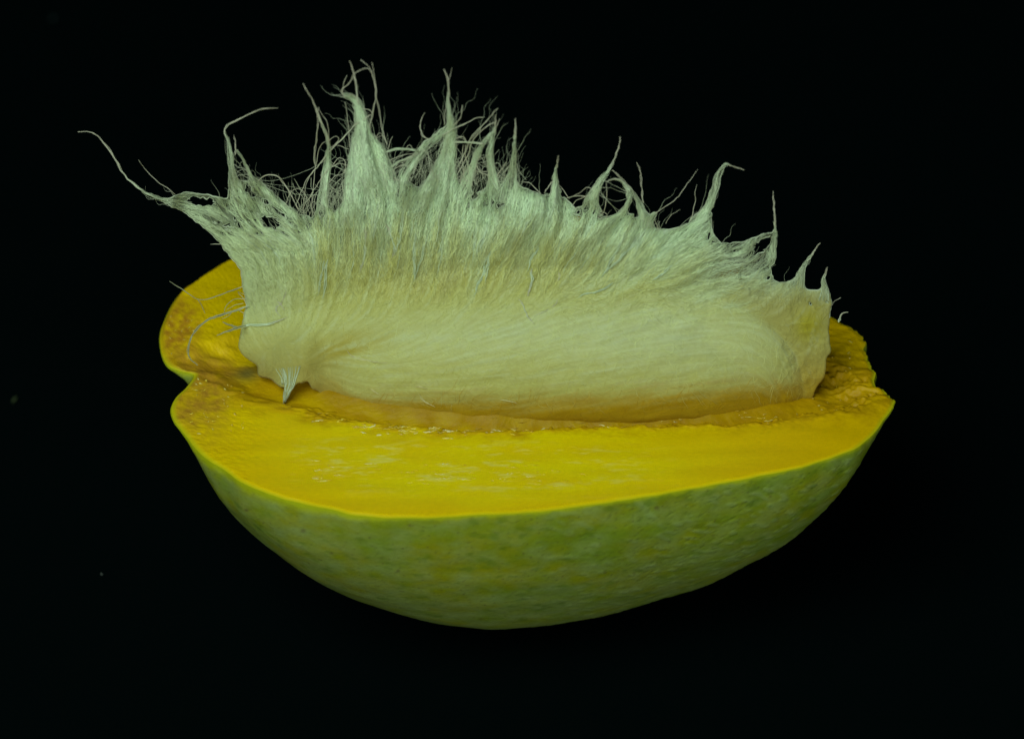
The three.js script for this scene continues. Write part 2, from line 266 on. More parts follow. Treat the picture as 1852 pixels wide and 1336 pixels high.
const TUFTS = [ // spine points [x, y, radius] from the root outwards
  [[345, 372, 9], [318, 366, 5], [298, 362, 3], [267, 351, 2.2], [244, 336, 1.6]],
  [[432, 352, 16], [422, 330, 9], [418, 300, 6], [415, 274, 4.2], [411, 254, 2.6], [407, 238, 1.6]],
  [[462, 334, 8], [452, 314, 3], [440, 291, 2], [428, 270, 1.6]],
  [[583, 390, 14], [583, 360, 10], [588, 325, 8], [592, 294, 7], [594, 268, 4], [590, 246, 2.2], [582, 224, 1.5]],
  [[664, 360, 44], [660, 320, 37], [657, 285, 27], [656, 250, 19], [654, 226, 13], [651, 204, 9.5], [644, 184, 7.5], [634, 176, 5.5], [624, 173, 4.5]],
  [[708, 345, 16], [700, 308, 12], [690, 278, 9], [676, 250, 6]],
  [[803, 350, 30], [808, 305, 18], [812, 271, 13], [815, 247, 11], [816, 226, 8], [813, 207, 4.5], [810, 188, 2.8], [810, 166, 1.7]],
  [[722, 345, 13], [732, 314, 10], [749, 290, 9], [768, 267, 8], [791, 247, 7], [812, 230, 6]],
  [[770, 350, 14], [783, 318, 9], [796, 290, 8], [805, 268, 8]],
  [[838, 352, 14], [847, 321, 10], [856, 298, 7.5], [863, 277, 6], [875, 257, 3.5], [886, 244, 2.2], [893, 236, 1.5]],
  [[892, 346, 16], [891, 318, 8.5], [887, 292, 6.5], [886, 272, 5.5], [891, 249, 3.4], [895, 228, 1.8]],
  [[921, 345, 18], [926, 312, 8], [929, 284, 4], [931, 252, 2], [932, 236, 1.4]],
  [[1005, 356, 14], [1005, 336, 6], [1004, 318, 3.6], [1007, 300, 1.9]],
  [[1066, 382, 18], [1074, 352, 10], [1084, 331, 6], [1097, 314, 3], [1106, 300, 1.6]],
  [[1108, 398, 8], [1128, 382, 5.5], [1138, 364, 4.2], [1138, 345, 3], [1127, 329, 2], [1112, 323, 1.5]],
  [[1165, 404, 12], [1164, 388, 8], [1152, 360, 2.6], [1140, 342, 1.7]],
  [[1168, 408, 10], [1176, 396, 8], [1186, 388, 4.5]],
  [[1250, 405, 8], [1272, 388, 9], [1284, 369, 7.5], [1292, 346, 6.5], [1297, 324, 6], [1304, 306, 5], [1314, 298, 3.4]],
  [[1394, 470, 9], [1400, 440, 4.5], [1403, 416, 2.6], [1402, 400, 1.6]],
  [[1442, 518, 14], [1448, 498, 8], [1453, 483, 4.4], [1462, 471, 2.2], [1468, 461, 1.5]],
  [[1492, 545, 12], [1493, 524, 7.5], [1490, 511, 3.8], [1492, 500, 2]],
  [[520, 664, 26], [522, 686, 15], [518, 708, 8.5], [515, 728, 4.2], [514, 743, 1.5]],
];
const HOLES = [[361, 364, 27, 8.5, 0.05], [324, 371, 8, 2.6, 0.4], [448, 341, 7, 8, 0], [457, 352, 6, 5, 0.5], [482, 365, 7, 4, 0.6], [507, 386, 11, 4, 0.5], [488, 403, 19, 9, 0.42], [469, 358, 5, 3, 0.5], [495, 376, 6, 2.6, 0.5], [562, 388, 3.4, 9, -0.2], [579, 381, 2.2, 10, 0], [425, 313, 2.4, 13, -0.2], [436, 322, 2, 7, -0.5],
  [868, 323, 9, 12, 0.2], [858, 354, 8, 5, -0.8], [847, 372, 4, 2, -0.7], [906, 371, 8, 3.4, -0.6], [925, 330, 3, 10, 0.35], [779, 268, 7, 9, 0.5], [783, 292, 6, 12, 0.5], [766, 322, 5, 15, 0.6], [716, 320, 6, 8, 0], [720, 346, 2, 7, 0], [733, 305, 4, 6, 0.6], [790, 283, 3, 5, 0.2], [657, 344, 0.1, 0.1, 0], [994, 347, 3.5, 7, 0.4], [1016, 352, 2.4, 6, -0.4], [1060, 376, 5, 6, 0.5], [1047, 384, 5, 4, 0], [1085, 392, 5, 3, 0], [1150, 392, 6, 3, -0.3], [1378, 444, 23, 9.5, -0.72], [1390, 503, 4.5, 2.8, -0.7], [1283, 426, 2.6, 8, 0.2], [1290, 438, 3, 3, 0], [1246, 400, 5, 2, -0.5], [605, 352, 4, 13, 0.1], [613, 330, 4, 16, 0.1], [572, 352, 3, 13, 0.1], [609, 300, 5, 14, 0]];
for (let i = 0; i < 95; i++) { // little gaps between the threads
  const zone = [[405, 560, 372, 425, 0.5], [385, 470, 395, 425, 0.4], [560, 610, 330, 395, 0.1], [705, 770, 300, 350, 0.5], [830, 900, 330, 372, 0.6], [1030, 1095, 376, 398, 0.2], [1280, 1330, 430, 455, -0.4], [1350, 1400, 470, 500, -0.4], [1460, 1498, 540, 556, 0.5]][[0, 0, 0, 0, 1, 1, 2, 2, 3, 4, 5, 6, 7, 8][rnd() * 14 | 0]];
  HOLES.push([rr(zone[0], zone[1]), rr(zone[2], zone[3]), rr(2.2, 5), rr(1.1, 2.2), zone[4] * (zone[0] === 560 ? 1 : 1) + rr(-0.3, 0.3) + (zone[0] === 560 || zone[0] === 830 ? 1.4 : 0)]);
}
const G = 2, GX0 = 230, GY0 = 140, GW = (1540 - GX0) / G, GH = (830 - GY0) / G, NX = GW + 1, NY = GH + 1;
const F = new Float32Array(NX * NY), TU = new Int16Array(NX * NY).fill(-1);
const capsule = (x, y, a, b) => { const dx = b[0] - a[0], dy = b[1] - a[1], h = clamp(((x - a[0]) * dx + (y - a[1]) * dy) / (dx * dx + dy * dy)); return Math.hypot(x - a[0] - dx * h, y - a[1] - dy * h) - lerp(a[2], b[2], h); };
const smin = (a, b, k) => { const h = Math.max(k - Math.abs(a - b), 0) / k; return Math.min(a, b) - h * h * k * 0.25; };
for (let j = 0; j < NY; j++) for (let i = 0; i < NX; i++) {
  const x0 = GX0 + i * G, y0 = GY0 + j * G, jag = y0 < 560 ? 1.6 : 0.6;
  const low = 6 * ss(570, 630, y0), x = x0 + jag * noise(x0 / 17, y0 / 17, 1) + low * noise(x0 / 40, y0 / 40, 31), y = y0 + jag * noise(x0 / 17, y0 / 17, 5) + low * noise(x0 / 40, y0 / 40, 37);
  let d2 = 1e9, inside = false;
  for (let k = 0, l = OUT.length - 1; k < OUT.length; l = k++) {
    const a = OUT[k], b = OUT[l], ex = b[0] - a[0], ey = b[1] - a[1], wx = x - a[0], wy = y - a[1], h = clamp((wx * ex + wy * ey) / (ex * ex + ey * ey)), qx = wx - ex * h, qy = wy - ey * h;
    d2 = Math.min(d2, qx * qx + qy * qy);
    if ((a[1] > y) !== (b[1] > y) && x < ex * (y - a[1]) / ey + a[0]) inside = !inside;
  }
  const poly = Math.sqrt(d2) * (inside ? -1 : 1); let f = poly, bestT = -1, best = 0.5;
  for (let t = 0; t < TUFTS.length; t++) {
    const T = TUFTS[t]; let td = 1e9;
    for (let k = 1; k < T.length; k++) td = Math.min(td, capsule(x, y, T[k - 1], T[k]));
    if (td < 20) td += 0.9 + 1.1 * noise(x0 / 9, y0 / 22, 40) * ss(0, 10, T[0][2]);
    if (td < best) { best = td; bestT = t; }
    f = smin(f, td, 9);
  }
  if (bestT >= 0 && poly > -16) TU[j * NX + i] = bestT;
  for (const [hx, hy, a, b, w] of HOLES) {
    if (Math.abs(x - hx) > 34 || Math.abs(y - hy) > 34) continue;
    const c = Math.cos(w), s = Math.sin(w), u = ((x - hx) * c + (y - hy) * s) / a, v = (-(x - hx) * s + (y - hy) * c) / b, q = Math.hypot(u, v) + 0.30 * noise(x / 5, y / 5, 3) + 0.18 * noise(x / 2.4, y / 2.4, 7);
    f = Math.max(f, (1 - q) * Math.min(a, b));
  }
  F[j * NX + i] = f;
}
// flow of the fibres: control directions, drawn towards the spines of the tufts
const FLOW = [[350, 375, -1, -.3], [400, 415, -.9, -.6], [450, 440, -.75, -.7], [520, 420, -.75, -.5], [460, 520, -.2, -1], [520, 500, -.12, -1], [450, 600, -.3, -.6], [600, 470, .05, -1], [650, 430, .05, -1], [720, 450, .12, -1], [800, 450, .12, -1], [880, 440, .35, -1], [950, 420, .5, -.9], [600, 560, .35, -.9], [700, 520, .25, -1], [850, 510, .3, -1], [1000, 470, .45, -.9], [1100, 430, .6, -.8], [1180, 440, .8, -.55], [1250, 440, 1, -.5], [1330, 470, 1, -.1], [1390, 480, .8, -.2], [1440, 540, .7, -.6], [560, 640, .5, -.6], [640, 600, .9, -.5], [640, 660, 1, .15], [600, 700, .9, .5], [750, 600, .9, -.4], [760, 690, 1, .06], [900, 600, 1, -.3], [900, 700, 1, -.1], [1050, 560, 1, -.25], [1050, 650, 1, -.12], [1200, 540, 1, -.15], [1200, 640, 1, -.12], [1330, 600, 1, .1], [1400, 620, .7, .8], [1300, 690, 1, -.15], [1470, 620, .1, -1], [1440, 660, .2, 1]].map(([x, y, a, b]) => { const l = Math.hypot(a, b); return [x, y, a / l, b / l, 900]; });
for (const T of TUFTS) for (let k = 1; k < T.length; k++) { const a = T[k - 1], b = T[k], l = Math.hypot(b[0] - a[0], b[1] - a[1]); FLOW.push([(a[0] + b[0]) / 2, (a[1] + b[1]) / 2, (b[0] - a[0]) / l, (b[1] - a[1]) / l, 180]); }
const FG = 8, FW = Math.ceil(1500 / FG) + 1, FH = Math.ceil(800 / FG) + 1, FV = new Float32Array(FW * FH * 2);
for (let j = 0; j < FH; j++) for (let i = 0; i < FW; i++) {
  const x = 150 + i * FG, y = 80 + j * FG; let u = 0, v = 0;
  for (const [a, b, p, q, e] of FLOW) { const d = (x - a) ** 2 + (y - b) ** 2 + e, w = 1 / (d * d); u += p * w; v += q * w; }
  const l = Math.hypot(u, v) || 1; FV[(j * FW + i) * 2] = u / l; FV[(j * FW + i) * 2 + 1] = v / l;
}
function flow(x, y) {
  const a = clamp((x - 150) / FG, 0, FW - 1.001), b = clamp((y - 80) / FG, 0, FH - 1.001), i = a | 0, j = b | 0, s = a - i, t = b - j, k = (j * FW + i) * 2;
  const f = (o) => lerp(lerp(FV[k + o], FV[k + 2 + o], s), lerp(FV[k + FW * 2 + o], FV[k + FW * 2 + 2 + o], s), t), u = f(0), v = f(1), l = Math.hypot(u, v) || 1;
  return [u / l, v / l];
}
function combed(scale, steps) {          // noise drawn out along the flow
  const src = new Float32Array(NX * NY); for (let j = 0; j < NY; j++) for (let i = 0; i < NX; i++) src[j * NX + i] = noise(i * G / scale, j * G / scale, scale);
  const out = new Float32Array(NX * NY);
  for (let j = 0; j < NY; j++) for (let i = 0; i < NX; i++) {
    if (F[j * NX + i] > 4) continue;
    let s = 0, n = 0;
    for (const dir of [1, -1]) {
      let x = GX0 + i * G, y = GY0 + j * G;
      for (let k = 0; k < steps; k++) {
        const a = Math.round((x - GX0) / G), b = Math.round((y - GY0) / G); if (a < 0 || b < 0 || a >= NX || b >= NY) break;
        const w = 1 - k / steps; s += src[b * NX + a] * w; n += w;
        const [u, v] = flow(x, y); x += u * dir * 2.4; y += v * dir * 2.4;
      }
    }
    out[j * NX + i] = s / n;
  }
  let m = 0; for (const v of out) m += v * v; m = Math.sqrt(m / out.length * 1.6) || 1; for (let i = 0; i < out.length; i++) out[i] = clamp(out[i] / m, -2.3, 2.3);
  return out;
}
const comb1 = combed(5, 16), comb2 = combed(14, 20), comb3 = combed(34, 26);
const gridAt = (A, x, y) => { const a = clamp((x - GX0) / G, 0, NX - 1.001), b = clamp((y - GY0) / G, 0, NY - 1.001), i = a | 0, j = b | 0, s = a - i, t = b - j, k = j * NX + i; return lerp(lerp(A[k], A[k + 1], s), lerp(A[k + NX], A[k + NX + 1], s), t); };
const bodyQ = (x, y) => Math.pow(Math.abs((x - 950) / 502), 2.3) + Math.pow(Math.abs((y - 705) / 222), 2.1);
function midZ(x, y) { const w = ss(540, 360, y); return seedMid(x) + ss(540, 665, y) * 42 * ss(600, 540, x) + ss(660, 745, y) * 26 * ss(46, 10, Math.abs(x - 517)) + w * (26 * noise(x / 150, y / 170, 3) + 12 * noise(x / 46, y / 120, 8)); }
function halfThick(x, y, d) {
  const q = bodyQ(x, y), body = q < 1 ? 117 * Math.pow(1 - q, lerp(1.3, 0.86, Math.max(ss(1250, 1420, x), ss(600, 720, y)))) : 0, R = 3.2, m = d < R ? Math.sqrt(Math.max(0, d * (2 * R - d))) : R + 10 * (1 - Math.exp(-(d - R) / 40));
  return [body, m];
}
function relief(x, y, d) {
  const fr = ss(650, 400, y), k = Math.min(1, d / 9);
  const calm = 1 - 0.75 * ss(1280, 1380, x) * ss(480, 530, y);
  return k * calm * (gridAt(comb1, x, y) * lerp(0.07, 0.6, fr) + gridAt(comb2, x, y) * lerp(0.1, 1.3, fr) + gridAt(comb3, x, y) * lerp(0.25, 3.2, fr) + 2 * fbm(x / 70, y / 45, 2, 2) + lerp(0.15, 0.5, fr) * noise(x / 6, y / 5, 4)) + k * ss(1380, 1430, x) * ss(560, 610, y) * (2.6 * fbm(x / 26, y / 30, 12, 3) + 0.4 * noise(x / 6, y / 7, 15));
}
function frontZ(x, y, d) { const [b, m] = halfThick(x, y, d); return midZ(x, y) + b + m + relief(x, y, d); }
function backZ(x, y, d) { const [b, m] = halfThick(x, y, d); return midZ(x, y) - b - m; }
function fibreColor(x, y, d) {
  const c1 = gridAt(comb1, x, y), c2 = gridAt(comb2, x, y), c3 = gridAt(comb3, x, y), up = ss(545, 385, y + 14 * c3 + (x > 1000 ? (x - 1000) * -0.16 : 0));
  let c = [0.74, 0.715, 0.245];
  const q = bodyQ(x, y);
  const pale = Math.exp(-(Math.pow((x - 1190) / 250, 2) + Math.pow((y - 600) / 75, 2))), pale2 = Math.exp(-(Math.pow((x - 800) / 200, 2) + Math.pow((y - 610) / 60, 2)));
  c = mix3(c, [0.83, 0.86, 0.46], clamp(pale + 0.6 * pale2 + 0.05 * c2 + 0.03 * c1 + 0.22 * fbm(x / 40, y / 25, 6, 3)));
  const olive = Math.exp(-Math.pow((y - lerp(500, 470, ss(700, 1200, x))) / 45, 2)) * ss(560, 760, x) * ss(1330, 1150, x);
  c = mix3(c, [0.72, 0.64, 0.20], clamp(olive * (0.42 - 0.25 * c3 - 0.16 * c2)));
  const olive2 = Math.exp(-(Math.pow((x - 590) / 90, 2) + Math.pow((y - 640 + (x - 590) * 0.3) / 24, 2))); c = mix3(c, [0.62, 0.50, 0.08], clamp(olive2 * (0.7 - 0.3 * c2)));
  c = mix3(c, [0.80, 0.93, 0.70], clamp(up * 0.95 + 0.06 * c1 - 0.02));
  c = mix3(c, [0.74, 0.84, 0.54], ss(620, 450, x) * ss(640, 520, y) * 0.75);
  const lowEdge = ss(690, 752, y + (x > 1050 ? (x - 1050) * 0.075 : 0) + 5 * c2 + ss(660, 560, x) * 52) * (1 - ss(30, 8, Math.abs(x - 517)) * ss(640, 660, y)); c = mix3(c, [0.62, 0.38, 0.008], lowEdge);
  c = mix3(c, [0.56, 0.50, 0.16], 0.75 * ss(660, 560, x) * ss(575, 665, y));
  const rightRim = ss(0.90, 1.06, q) * ss(1250, 1400, x) * ss(500, 560, y); c = mix3(c, [0.60, 0.53, 0.16], rightRim * 0.8); c = mix3(c, [0.66, 0.44, 0.02], 0.8 * rightRim * ss(625, 715, y));
  const yel = Math.exp(-(Math.pow((x - 1462) / 26, 2) + Math.pow((y - 590) / 30, 2))); c = mix3(c, [0.60, 0.52, 0.03], yel * 0.9);
  const thin = ss(1220, 1330, x) * ss(560, 470, y) + 0.5 * ss(470, 400, x) * ss(470, 420, y); c = mix3(c, [0.42, 0.45, 0.34], clamp(thin * (0.55 - 0.28 * c2)));
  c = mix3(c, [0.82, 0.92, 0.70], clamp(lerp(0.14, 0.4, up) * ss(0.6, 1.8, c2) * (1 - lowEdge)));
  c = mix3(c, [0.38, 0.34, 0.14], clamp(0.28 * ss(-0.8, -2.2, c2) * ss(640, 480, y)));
  const g = 1 + 0.03 * c1; return [c[0] * g, c[1] * g, c[2] * g];
}
function veil(x, y, d) {                 // how closely the web is woven: 1 is felted solid, less lets the dark show through
  const web = Math.max(ss(460, 385, y), ss(1240, 1330, x) * ss(540, 480, y)) * (1 - ss(1.1, 0.95, bodyQ(x, y)));
  return 1 - web * clamp(0.38 - 0.2 * gridAt(comb1, x, y) - 0.16 * gridAt(comb2, x, y) + 0.25 * ss(14, 2, d), 0, 0.72);
}
const husk = new THREE.MeshPhysicalMaterial({ vertexColors: true, transparent: true, roughness: 0.8, specularIntensity: 0.2, transmission: 0.35, thickness: 0, sheen: 0.25, sheenRoughness: 0.6, sheenColor: new THREE.Color(0.7, 0.75, 0.6) });
const thread = new THREE.MeshPhysicalMaterial({ vertexColors: true, roughness: 0.6, specularIntensity: 0.35, transmission: 0.2, thickness: 0 });
{
  const pos = [], col = [], front = new Int32Array(NX * NY).fill(-1), back = new Int32Array(NX * NY).fill(-1), cross = new Map(), tris = new Map();
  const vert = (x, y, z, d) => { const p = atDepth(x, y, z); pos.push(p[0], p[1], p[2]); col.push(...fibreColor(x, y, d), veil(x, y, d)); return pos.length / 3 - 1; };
  const node = (i, j, side) => { const A = side ? back : front, k = j * NX + i; if (A[k] < 0) { const x = GX0 + i * G, y = GY0 + j * G, d = -F[k]; A[k] = vert(x, y, side ? backZ(x, y, d) : frontZ(x, y, d), d); } return A[k]; };
  const edge = (i, j, i2, j2) => { const a = j * NX + i, b = j2 * NX + i2, key = a < b ? a * 4 + (b - a === 1 ? 0 : 1) : b * 4 + (a - b === 1 ? 0 : 1); if (!cross.has(key)) { const t = F[a] / (F[a] - F[b]), x = GX0 + lerp(i, i2, t) * G, y = GY0 + lerp(j, j2, t) * G; cross.set(key, vert(x, y, midZ(x, y), 0)); } return cross.get(key); };
  const contour = new Map();
  for (let j = 0; j < GH; j++) for (let i = 0; i < GW; i++) {
    const C = [[i, j], [i + 1, j], [i + 1, j + 1], [i, j + 1]], ins = C.map(([a, b]) => F[b * NX + a] < 0);
    if (!ins.some((v) => v)) continue;
    const x = GX0 + i * G, y = GY0 + j * G, t = TU[j * NX + i], key = bodyQ(x, y) < 1 ? 'husk' : t >= 0 ? 't' + t : 'web';
    if (!tris.has(key)) tris.set(key, []); const out = tris.get(key);
    for (const side of [0, 1]) {
      const poly = [];
      for (let k = 0; k < 4; k++) { const a = C[k], b = C[(k + 1) % 4]; if (ins[k]) poly.push(node(a[0], a[1], side)); if (ins[k] !== ins[(k + 1) % 4]) poly.push(edge(a[0], a[1], b[0], b[1])); }
      for (let k = 2; k < poly.length; k++) side ? out.push(poly[0], poly[k - 1], poly[k]) : out.push(poly[0], poly[k], poly[k - 1]);
    }
    const es = []; for (let k = 0; k < 4; k++) { const a = C[k], b = C[(k + 1) % 4]; if (ins[k] !== ins[(k + 1) % 4]) es.push(edge(a[0], a[1], b[0], b[1])); }
    for (let k = 0; k + 1 < es.length; k += 2) for (const [p, q] of [[es[k], es[k + 1]], [es[k + 1], es[k]]]) { if (!contour.has(p)) contour.set(p, []); contour.get(p).push(q); }
  }
    let total = []; for (const a of tris.values()) for (const v of a) total.push(v);
  toMango(pos);
  const whole = geometry(pos, total, col, null, 4), N = whole.attributes.normal.array;
  for (const [key, list] of tris) {
    const map = new Map(), p = [], c = [], n = [], idx = list.map((v) => { if (!map.has(v)) { map.set(v, p.length / 3); for (let k = 0; k < 3; k++) { p.push(pos[v * 3 + k]); n.push(N[v * 3 + k]); } for (let k = 0; k < 4; k++) c.push(col[v * 4 + k]); } return map.get(v); });
    const g = geometry(p, idx, c, null, 4); g.setAttribute('normal', new THREE.BufferAttribute(new Float32Array(n), 3));
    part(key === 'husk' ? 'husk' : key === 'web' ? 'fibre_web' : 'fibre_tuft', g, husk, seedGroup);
  }
  // cords along the free edges of the web
  const seen = new Set(), cords = new Tubes();
  for (const start of contour.keys()) {
    if (seen.has(start)) continue;
    const chain = [start]; seen.add(start); let cur = start, more = true;
    while (more) { more = false; for (const q of contour.get(cur)) if (!seen.has(q)) { seen.add(q); chain.push(q); cur = q; more = true; break; } }
    if (chain.length < 8) continue;
    const pts = []; for (let k = 0; k < chain.length; k += 3) { const v = chain[k] * 3; pts.push([pos[v] + rr(-0.4, 0.4), pos[v + 1] + rr(-0.4, 0.4), pos[v + 2] + rr(-0.6, 0.6)]); }
    const ph = rnd() * 50;
    const seg = pts.filter((p) => toView([p[0], p[1] + FLOOR, p[2]])[1] < 575);
    if (seg.length > 2 && seg.length > pts.length * 0.8) cords.add(pts, (t) => 1.0 + 0.6 * noise(t * pts.length / 8, ph, 0), () => [0.72, 0.78, 0.60], 4);
    else if (seg.length > 2) { let run = []; for (const p of pts) { if (toView([p[0], p[1] + FLOOR, p[2]])[1] < 575) run.push(p); else { if (run.length > 3) cords.add(run, (t) => 1.0 + 0.6 * noise(t * 40, ph, 0), () => [0.72, 0.78, 0.60], 4); run = []; } } if (run.length > 3) cords.add(run, (t) => 1.0 + 0.6 * noise(t * 40, ph, 0), () => [0.72, 0.78, 0.60], 4); }
  }
  part('edge_cords', cords.build(), thread, seedGroup, 'stuff');
}
// the nap of fine fibres lying on husk and web
{
  const nap = new Tubes(); let made = 0;
  for (let tries = 0; tries < 60000 && made < 13000; tries++) {
    let x = rr(300, 1505), y = rr(170, 770); if (gridAt(F, x, y) > -2.5) continue;
    const fringe = ss(620, 410, y); if (rnd() > 0.20 + 0.80 * fringe) continue;
    const n = fringe > 0.4 ? 6 + (rnd() * 7 | 0) : 5 + (rnd() * 4 | 0), stray = (1 - fringe) * rr(-1.3, 1.3), lift = lerp(-0.1, rr(0.2, 2.2), fringe), pts = [], ph = rnd() * 100, c0 = fibreColor(x, y, 5), bright = lerp(rr(0.97, 1.09), rr(0.9, 1.16), fringe), curl = rr(0.2, 1.0), st = rr(4, 7.5) * lerp(0.7, 1, fringe);
    for (let k = 0; k < n; k++) {
      const f = gridAt(F, x, y); if (f > -0.5) break;
      pts.push(toMangoPoint(atDepth(x, y, frontZ(x, y, -f) + lift * Math.sin(Math.PI * (k + 0.3) / n) + 0.2)));
      const [u, v] = flow(x, y), w = stray + curl * noise(k / 3.5, ph, 0); x += (u * Math.cos(w) - v * Math.sin(w)) * st; y += (u * Math.sin(w) + v * Math.cos(w)) * st;
    }
    if (pts.length < 4) continue;
    const r0 = rr(0.35, 0.8) * lerp(0.65, 1, fringe); made++;
    nap.add(pts, (t) => r0 * (0.35 + Math.sin(Math.PI * Math.min(1, 0.1 + t * 0.95))), () => [c0[0] * bright, c0[1] * bright, c0[2] * bright], 3);
  }
  part('fibre_nap', nap.build(), thread, seedGroup, 'stuff');
}
function toMangoPoint(p) { p[1] -= FLOOR; return p; }
